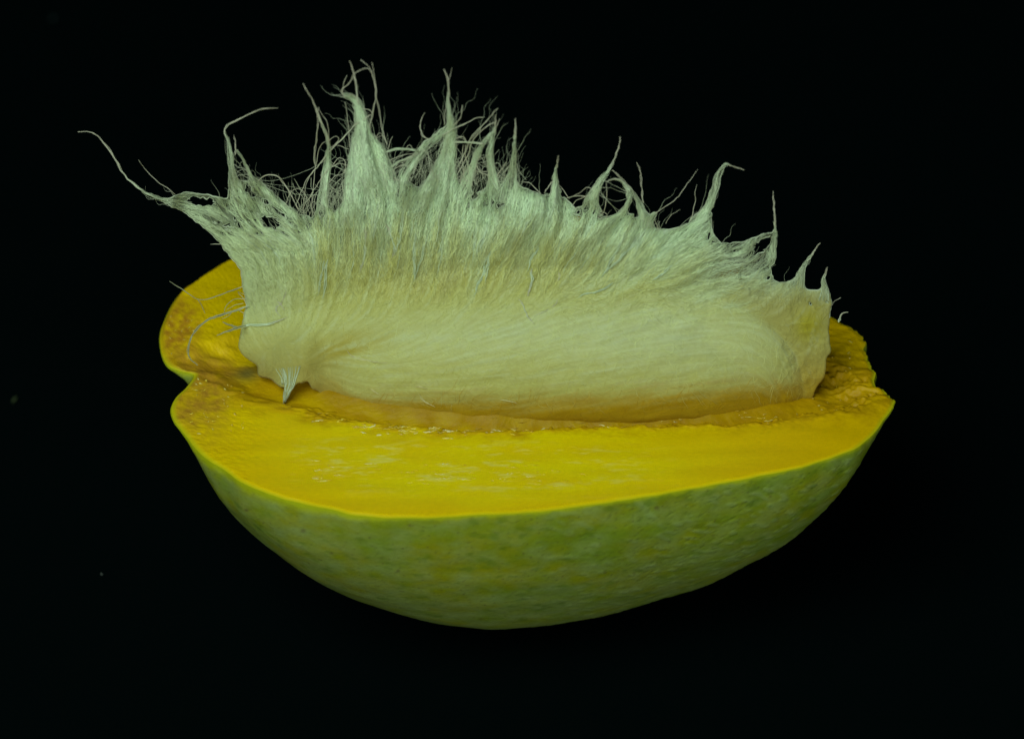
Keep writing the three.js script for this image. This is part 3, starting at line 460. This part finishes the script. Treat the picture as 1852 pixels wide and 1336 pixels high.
// single threads that stand free, each from root to tip: [x, y, radius] ...
const STRANDS = [
  [[298, 363, 2.6], [267, 351, 2.2], [244, 336, 1.8], [221, 311, 1.5], [210, 291, 1.3], [197, 271, 1.2], [177, 247, 1], [160, 238, .8], [140, 239, .6]],
  [[316, 351, 1], [301, 339, .9], [284, 328, .9], [264, 308, .8], [250, 289, .5]],
  [[411, 254, 2.4], [406, 237, 1.5], [410, 227, 1.4], [428, 217, 1.2], [455, 204, 1.2], [478, 196, 1.1], [502, 195, .5]],
  [[425, 280, 1.2], [425, 262, 1], [423, 244, .5]],
  [[398, 441, 1], [389, 441, 1], [380, 441, .5]],
  [[465, 330, 1.1], [478, 318, 1], [498, 317, 1], [515, 334, 1], [529, 358, 1], [539, 378, 1]],
  [[515, 372, .9], [525, 348, .9], [539, 341, .9], [550, 348, .9], [556, 368, .9]],
  [[535, 370, 1.1], [552, 328, 1.2], [579, 294, 1.4], [602, 267, 1.6], [622, 247, 1.5], [639, 227, 1.4], [656, 217, 1.4], [669, 207, 1]],
  [[595, 262, 2], [590, 244, 1.6], [582, 224, 1.5], [574, 204, 1.3], [565, 180, 1.1], [555, 165, .9], [548, 151, .5]],
  [[569, 300, 1.2], [570, 267, 1.2], [574, 231, 1.1], [575, 194, .8]],
  [[595, 262, .9], [594, 244, .9], [592, 224, .8], [585, 211, .7], [575, 196, .5]],
  [[566, 390, 1], [564, 365, 1], [568, 320, 1], [573, 288, 1], [580, 262, .9], [598, 253, .8]],
  [[548, 385, .9], [552, 340, .9], [560, 318, .8]],
  [[545, 380, .9], [570, 340, .9], [588, 312, .9], [612, 296, .9], [630, 300, .9]],
  [[600, 300, 1], [612, 286, 1], [624, 292, 1], [622, 312, .9], [606, 318, .9], [596, 330, .8]],
  [[596, 268, 1], [608, 262, .9], [630, 270, .8]],
  [[604, 262, .9], [613, 252, .9], [607, 246, .8], [596, 252, .8]],
  [[648, 190, 1.8], [644, 157, 1.3], [639, 130, 1], [632, 110, .5]],
  [[624, 176, 1.6], [617, 162, 1.2], [626, 154, 1], [636, 144, .9], [642, 132, .9], [662, 123, .8], [672, 130, .7]],
  [[619, 168, .9], [622, 148, .8], [628, 136, .5]],
  [[628, 174, 1.4], [634, 169, 1.1], [641, 174, 1], [644, 184, 1]],
  [[669, 230, 1.2], [674, 200, 1.2], [680, 174, 1.2], [676, 144, 1], [666, 120, .8], [652, 108, .5]],
  [[699, 260, 1.2], [693, 241, 1.1], [688, 214, 1], [681, 177, 1], [677, 140, .8], [673, 113, .5]],
  [[632, 266, 1], [631, 241, 1], [628, 214, 1], [624, 184, .8]],
  [[656, 196, 1], [668, 198, 1], [672, 205, .8]],
  [[686, 268, 1], [680, 250, 1], [688, 240, .9], [700, 262, .8]],
  [[700, 278, 1], [706, 255, .8], [710, 246, .5]],
  [[676, 252, 1], [690, 246, .9], [699, 257, .8]],
  [[698, 274, 2], [721, 269, 2.4], [742, 270, 2.2], [756, 274, 2]],
  [[706, 302, 2], [720, 293, 2], [737, 286, 1.8], [756, 277, 1.6]],
  [[705, 290, 1.2], [728, 280, 1.1], [752, 278, 1]],
  [[706, 312, 1.2], [724, 299, 1.2], [742, 300, 1]],
  [[712, 322, 1], [724, 326, 1], [734, 330, .8]],
  [[745, 268, .9], [741, 262, .9], [736, 266, .8], [730, 272, .7]],
  [[774, 251, 1.2], [763, 244, 1.1], [759, 224, .9], [768, 204, .5]],
  [[813, 208, 3], [811, 187, 2], [811, 164, 1.4], [810, 144, 1.1], [803, 125, .5]],
  [[811, 150, 1], [813, 139, .8], [818, 122, .4]],
  [[804, 226, 1], [804, 205, .9], [809, 186, .8]],
  [[820, 226, 1.2], [833, 211, 1], [836, 190, .5]],
  [[800, 244, 1.6], [821, 231, 1.5], [838, 224, 1.3], [858, 214, 1.1], [868, 212, .9], [876, 212, .4]],
  [[820, 310, 1.2], [828, 301, 1.2], [841, 274, 1.3], [851, 251, 1.4], [865, 234, 1.4], [881, 217, 1.2], [900, 195, .5]],
  [[826, 316, 1], [845, 281, 1.2], [851, 261, 1.3], [861, 244, 1.3], [881, 227, 1.1], [897, 220, .7]],
  [[822, 257, 1.7], [845, 257, 1.8], [860, 258, 1.9], [874, 260, 1.5]],
  [[824, 250, 1.1], [832, 247, 1.1], [840, 248, 1], [842, 256, .9]],
  [[842, 262, 1.1], [842, 285, 1], [848, 302, 1], [866, 310, 1], [884, 318, 1]],
  [[893, 240, 1.6], [895, 225, 1.3], [896, 207, .5]],
  [[894, 236, 1], [900, 225, .9], [904, 214, .4]],
  [[861, 296, 1.1], [866, 308, 1], [878, 310, 1], [888, 309, .9]],
  [[838, 262, .9], [836, 285, .9], [839, 315, .8]],
  [[846, 330, .8], [838, 316, .8], [842, 300, .8], [850, 290, .8]],
  [[826, 322, .8], [836, 318, .8], [832, 330, .8], [840, 336, .8]],
  [[898, 320, 1.2], [905, 308, 1.1], [912, 298, 1], [917, 291, .5]],
  [[931, 250, 1.8], [932, 232, 1.2], [932, 214, .4]],
  [[978, 350, 1], [962, 334, 1], [952, 329, .9], [945, 329, .5]],
  [[1006, 304, 1.8], [1008, 292, 1.2], [1010, 281, .4]],
  [[984, 349, 1.2], [993, 336, 1.1], [1003, 325, 1]],
  [[1030, 360, 1], [1020, 346, 1], [1008, 330, .9]],
  [[1026, 358, 1.1], [1045, 354, 1], [1062, 355, 1], [1078, 346, .9]],
  [[1032, 357, .9], [1049, 348, .9], [1062, 339, .9], [1072, 344, .9], [1074, 352, .8]],
  [[1034, 374, .9], [1044, 362, .9], [1058, 356, .8]],
  [[1097, 314, 2.6], [1109, 294, 1.6], [1117, 271, 1.1], [1121, 257, .8], [1122, 247, .4]],
  [[1099, 327, 1.2], [1112, 323, 1.5], [1127, 328, 2], [1138, 345, 2.4]],
  [[1108, 308, 1], [1118, 316, 1.2], [1129, 328, 1.4], [1143, 344, 1.7], [1159, 365, 2], [1168, 380, 2]],
  [[1163, 366, 1.4], [1161, 338, 1.1], [1158, 311, .9], [1151, 294, .4]],
  [[1092, 385, 1], [1097, 358, 1], [1097, 328, .9]],
  [[1082, 395, .8], [1090, 384, .8], [1098, 388, .8], [1094, 398, .8], [1086, 392, .8]],
  [[1176, 392, 1], [1187, 384, 1], [1206, 372, 1], [1225, 358, 1], [1243, 333, .9], [1262, 306, .4]],
  [[1204, 404, .6], [1206, 400, .6], [1215, 388, .6], [1231, 379, .3]],
  [[1250, 400, 1], [1254, 380, .9], [1258, 361, .8], [1257, 348, .7], [1261, 333, .3]],
  [[1310, 297, 2.8], [1316, 296, 2], [1322, 299, 1.3], [1331, 302, 1.2], [1340, 305, 1], [1346, 308, .5]],
  [[1403, 420, 2.4], [1402, 400, 1.4], [1401, 377, 1.1], [1398, 346, .4]],
  [[1462, 472, 2], [1471, 456, 1.3], [1483, 439, .4]],
  [[1491, 503, 2], [1494, 492, 1.1], [1497, 483, .4]],
  [[1503, 553, 1.1], [1511, 544, 1], [1522, 538, .4]],
  [[1518, 582, 2.2], [1521, 570, 1.4], [1526, 565, 1], [1534, 564, .4]],
  [[446, 516, 1.4], [411, 528, 1.5], [380, 539, 1.3], [357, 541, 1], [329, 523, .8], [306, 508, .3]],
  [[357, 541, 1], [364, 552, .9], [370, 566, .6]],
  [[450, 553, 2], [402, 569, 2], [376, 578, 1.9], [357, 594, 1.7], [345, 610, 1.4], [340, 629, 1.1], [343, 648, .9], [357, 660, .4]],
  [[520, 573, .6], [500, 581, 1.6], [480, 587, 2.3], [442, 589, 2.6], [417, 597, 1.8], [392, 607, .5]],
  [[430, 592, 2.2], [414, 587, 1.8], [402, 582, .7]],
  [[446, 540, 1], [423, 541, .9], [408, 553, .9], [406, 566, .7]],
  [[444, 534, 1], [430, 528, .9], [440, 540, .9], [446, 552, .8]],
  [[440, 548, .9], [424, 552, .9], [410, 560, .8]],
  [[440, 566, .9], [425, 560, .9], [412, 572, .9], [400, 576, .7]],
  [[514, 735, 1.6], [513, 741, 1], [514, 748, .4]],
  [[506, 572, 1.3], [500, 558, 1.5], [510, 546, 1], [518, 522, .4]],
  [[500, 545, 1.2], [508, 550, 1.2], [514, 560, .6]],
  [[962, 484, .8], [960, 495, 1.9], [963, 505, 2.2], [958, 520, 1.5], [955, 535, .5]],
  [[936, 538, .6], [946, 553, 1.7], [951, 568, 1.6], [965, 585, .5]],
  [[965, 572, .5], [990, 560, .9], [1005, 550, .9], [1008, 540, .4]],
  [[1010, 490, .5], [1012, 500, 1.2], [1008, 508, .5]],
  [[624, 632, .6], [640, 645, 1.2], [665, 652, 1.2], [700, 656, .6]],
  [[668, 700, .4], [678, 708, 1.4], [688, 715, .4]],
  [[745, 699, .4], [760, 699, 1.6], [776, 702, .4]],
  [[757, 712, .5], [768, 726, 1.5], [787, 736, .5]],
  [[903, 722, .5], [918, 724, 1.7], [935, 729, .4]],
  [[655, 728, .4], [664, 742, .9], [680, 755, .4]], [[610, 755, .4], [614, 748, 1], [612, 740, .4]],
  [[706, 470, .5], [714, 450, 2.2], [708, 428, 2.2], [698, 405, .8]],
  [[650, 490, .6], [658, 470, 2], [661, 440, 2], [660, 410, .8]],
];
const tip = [0.76, 0.71, 0.57], root = [0.74, 0.84, 0.62];
function strand(list, jitter, i, tone = tip) {
  const pts2 = spline(list, 4), n = pts2.length, ph = i * 7.3 + 1, o = new Tubes();
  const lean = (gridAt(F, list[0][0], list[0][1]) < 0 ? 1 : 0.4) * 30 * noise(i * 1.7, 3, 0);
  const pts = pts2.map(([x, y], k) => {
    const t = k / (n - 1), on = gridAt(F, x, y), jx = jitter * noise(k / 4, ph, 0), jy = jitter * noise(k / 4, ph, 9), inside = on < -1;
    const z = inside ? frontZ(x, y, -on) + 1.5 : midZ(x, Math.max(y, 160)) + lean * ss(0, 0.8, t) + 4;
    return [x + jx, y + jy, z];
  });
  for (let p = 0; p < 3; p++) for (let k = 1; k < n - 1; k++) pts[k][2] = (pts[k - 1][2] + 2 * pts[k][2] + pts[k + 1][2]) / 4;
  const thick = Math.max(...list.map((p) => p[2])), plies = thick > 1.7 ? 5 : thick > 1.05 ? 2 : 1;
  for (let q = 0; q < plies; q++) o.add(pts.map(([x, y, z], k) => { const t = k / (n - 1), r = pts2[k][2] * (plies > 1 ? 0.75 : 0) * ss(-0.02, 0.15, t), w = q * 2.4 + 1.5 * noise(t * 3, ph, q * 5); return toMangoPoint(atDepth(x + Math.cos(w) * r + (plies > 1 ? 1.2 * noise(t * 6, ph, q * 9) : 0), y + Math.sin(w) * r * 0.8, z + 2 * Math.sin(w * 2))); }), (t) => { const k = t * (n - 1), a = k | 0, b = Math.min(n - 1, a + 1), r = lerp(pts2[a][2], pts2[b][2], k - a); return Math.max(0.22, r * [0, 0.6, 0.5, 0, 0, 0.40][plies]) * (gridAt(F, list[0][0], list[0][1]) < -6 ? ss(-0.05, 0.2, t) : 1); }, (t) => { const k = Math.min(n - 1, Math.round(t * (n - 1))); const warm = ss(600, 690, pts2[k][1]), lobe = ss(450, 425, pts2[k][0]) * ss(490, 510, pts2[k][1]); return mix3(mix3(tone, root, ss(0.9, 2.6, pts2[k][2])), mix3([0.80, 0.72, 0.36], [0.50, 0.50, 0.32], lobe), Math.max(warm, lobe)); }, 6);
  part('fibre_strand', o.build(), thread, seedGroup);
}
STRANDS.forEach((s, i) => strand(s, 0.7, i));
// the tangle of finer threads between the tufts
for (let i = 0; i < 78; i++) {
  const zone = rnd(), x0 = zone < 0.3 ? rr(545, 640) : zone < 0.62 ? rr(690, 800) : zone < 0.88 ? rr(822, 915) : zone < 0.92 ? rr(1030, 1095) : rr(1168, 1205), high = zone < 0.88 ? 1 : 0.35;
  const y0 = interp([[540, 388], [620, 360], [700, 320], [800, 320], [910, 335], [1030, 372], [1100, 396], [1210, 414]], x0), loop = rnd() < 0.55, list = [];
  const span = rr(12, 50) * high * (rnd() < 0.5 ? -1 : 1), h = rr(15, loop ? 60 : 75) * high, m = 5, ph = rnd() * 99;
  for (let k = 0; k <= m; k++) { const t = k / m; list.push([x0 + span * t + 9 * high * noise(t * 1.6, ph, 0), y0 + 6 - (loop ? Math.sin(Math.PI * t * 0.94) * h : h * t) + 6 * high * noise(t * 1.6, ph, 7), rr(0.45, 0.8)]); }
  strand(list, 0.5, 200 + i, [0.74, 0.74, 0.58]);
}

// each tuft is drawn out of many threads that part at its tip
{
  const o = new Tubes();
  TUFTS.forEach((T, ti) => {
    const count = clamp(Math.round(T[0][2] * 0.8), 5, 30);
    for (let c = 0; c < count; c++) {
      const off = rr(-1, 1), end = rr(0.55, 1), ph = rnd() * 99, kink = rr(2, 9), line = spline(T, 5), n = Math.max(4, Math.round(line.length * end)), pts = [];
      for (let k = 0; k < n; k++) {
        const a = line[Math.max(0, k - 1)], b = line[Math.min(line.length - 1, k + 1)], l = Math.hypot(b[0] - a[0], b[1] - a[1]) || 1, t = k / (line.length - 1), r = Math.max(line[k][2], 1.2), w = off * r * 0.95 + kink * 0.5 * noise(t * 3, ph, 0) * (0.3 + t);
        const x = line[k][0] - (b[1] - a[1]) / l * w, y = line[k][1] + (b[0] - a[0]) / l * w, f = gridAt(F, x, y);
        pts.push(toMangoPoint(atDepth(x, y, f < -0.5 ? frontZ(x, y, -f) + 1.2 : midZ(x, y) + 3)));
      }
      const r0 = rr(0.45, 1.0), g = rr(0.85, 1.05); o.add(pts, (t) => r0 * (0.3 + 0.7 * Math.min(1, 3 * t)) * (1 - 0.6 * t), () => [0.76 * g, 0.84 * g, 0.62 * g], 4);
    }
  });
  part('tuft_threads', o.build(), thread, seedGroup, 'stuff');
}
// pale wisps combed along the web and the upper husk
for (let i = 0, tries = 0; i < 62 && tries < 4000; tries++) {
  let x = rr(420, 1180), y = rr(250, 540); if (gridAt(F, x, y) > -7 || rnd() > ss(560, 420, y) + 0.25) continue;
  const list = [], n = 7 + (rnd() * 9 | 0), w = rr(0.7, 2.0), ph = rnd() * 90;
  for (let k = 0; k < n; k++) { if (gridAt(F, x, y) > -3) break; list.push([x, y, w * (0.25 + Math.sin(Math.PI * (k + 0.2) / n))]); const [u, v] = flow(x, y), a = 0.35 * noise(k / 4, ph, 0); x += (u * Math.cos(a) - v * Math.sin(a)) * 8; y += (u * Math.sin(a) + v * Math.cos(a)) * 8; }
  if (list.length < 4) continue;
  strand(list, 0.4, 400 + i, [0.76, 0.84, 0.62]); i++;
}

// hair-fine ends that leave the web along its upper edge
{
  const hairs = new Tubes();
  for (let made = 0, tries = 0; made < 720 && tries < 40000; tries++) {
    let x = rr(300, 1510), y = rr(175, 545); const f0 = gridAt(F, x, y); if (f0 > -1.5 || f0 < -26) continue;
    if (rnd() < ss(925, 960, x) * (x > 1180 ? 0.95 : 0.86) || (x < 470 && (y > 372 || rnd() < 0.6))) continue;
    const n = 7 + (rnd() * 10 | 0), pts = [], ph = rnd() * 200, curl = rr(0.3, 1.3), st = rr(4, 6.5), spread = rr(-0.35, 0.35); let z = 0;
    for (let k = 0; k < n; k++) {
      const f = gridAt(F, x, y); if (f < -0.5) z = frontZ(x, y, -f) + 0.6; else z += 1.2 * noise(k / 3, ph, 8);
      if (y < 150) break;
      pts.push(toMangoPoint(atDepth(x, y, z)));
      const [u, v] = flow(x, y), w = spread + curl * noise(k / 5, ph, 0); x += (u * Math.cos(w) - v * Math.sin(w)) * st; y += (u * Math.sin(w) + v * Math.cos(w)) * st;
    }
    if (pts.length < 5) continue;
    const r0 = rr(0.28, 0.55), g = rr(0.85, 1.05); made++;
    hairs.add(pts, (t) => r0 * (1 - 0.75 * t), () => [0.78 * g, 0.82 * g, 0.64 * g], 3);
  }
  part('fine_hairs', hairs.build(), thread, seedGroup, 'stuff');
}
// threads slung from one tuft to the next
for (let i = 0; i < 44; i++) {
  const pairs = [[3, 4], [3, 4], [5, 7], [5, 7], [7, 8], [7, 6], [6, 9], [6, 9], [9, 10], [9, 10], [10, 11], [1, 3], [13, 14], [1, 2]], [a, b] = pairs[rnd() * pairs.length | 0];
  const on = (T) => { const l = spline(TUFTS[T], 5), k = rr(0.15, 0.72) * (l.length - 1) | 0; return l[k]; }, p = on(a), q = on(b), sag = rr(-0.12, 0.3) * Math.hypot(p[0] - q[0], p[1] - q[1]), list = [], ph = rnd() * 99, w = rr(0.45, 0.85);
  for (let k = 0; k <= 5; k++) { const t = k / 5; list.push([lerp(p[0], q[0], t) + 3 * noise(t * 2, ph, 0), lerp(p[1], q[1], t) + sag * 4 * t * (1 - t) + 3 * noise(t * 2, ph, 5), w * (0.7 + 0.5 * Math.abs(t - 0.5))]); }
  strand(list, 0.4, 600 + i, [0.74, 0.76, 0.60]);
}

// ---------------------------------------------------------------- specks of lint on the cloth
function speck(px, py, a, b, turn, color, label) {
  const g = new THREE.IcosahedronGeometry(1, 3), p = g.attributes.position, [x, y, z] = atLevel(px, py, FLOOR + 14);
  for (let i = 0; i < p.count; i++) { const v = [p.getX(i), p.getY(i), p.getZ(i)], k = 1 + 0.35 * noise(v[0] * 1.3 + px, v[1] * 1.3, v[2] * 1.3); p.setXYZ(i, v[0] * a * k * S, v[1] * Math.min(a, b) * 0.5 * k * S, v[2] * b * k * S); }
  g.computeVertexNormals();
  const o = part('lint_speck', g, new THREE.MeshStandardMaterial({ color: new THREE.Color(...color), roughness: 0.95 }), scene);
  o.position.set(x * S, y * S, z * S); o.rotation.y = turn; o.userData = { label, category: 'lint' };
}
speck(25, 722, 3.2, 9, -0.35, [0.030, 0.045, 0.012], 'olive lint speck on the cloth level with the mango, by the left border');
speck(95, 33, 4.5, 4, 0.4, [0.012, 0.030, 0.030], 'bluish lint speck on the cloth in the upper left corner');
speck(183, 1038, 1.8, 2.4, 0, [0.10, 0.11, 0.10], 'tiny pale lint speck on the cloth below and left of the mango');

scene.traverse((o) => { if (o.isMesh) { o.castShadow = true; o.receiveShadow = true; } });
renderer.render(scene, camera);
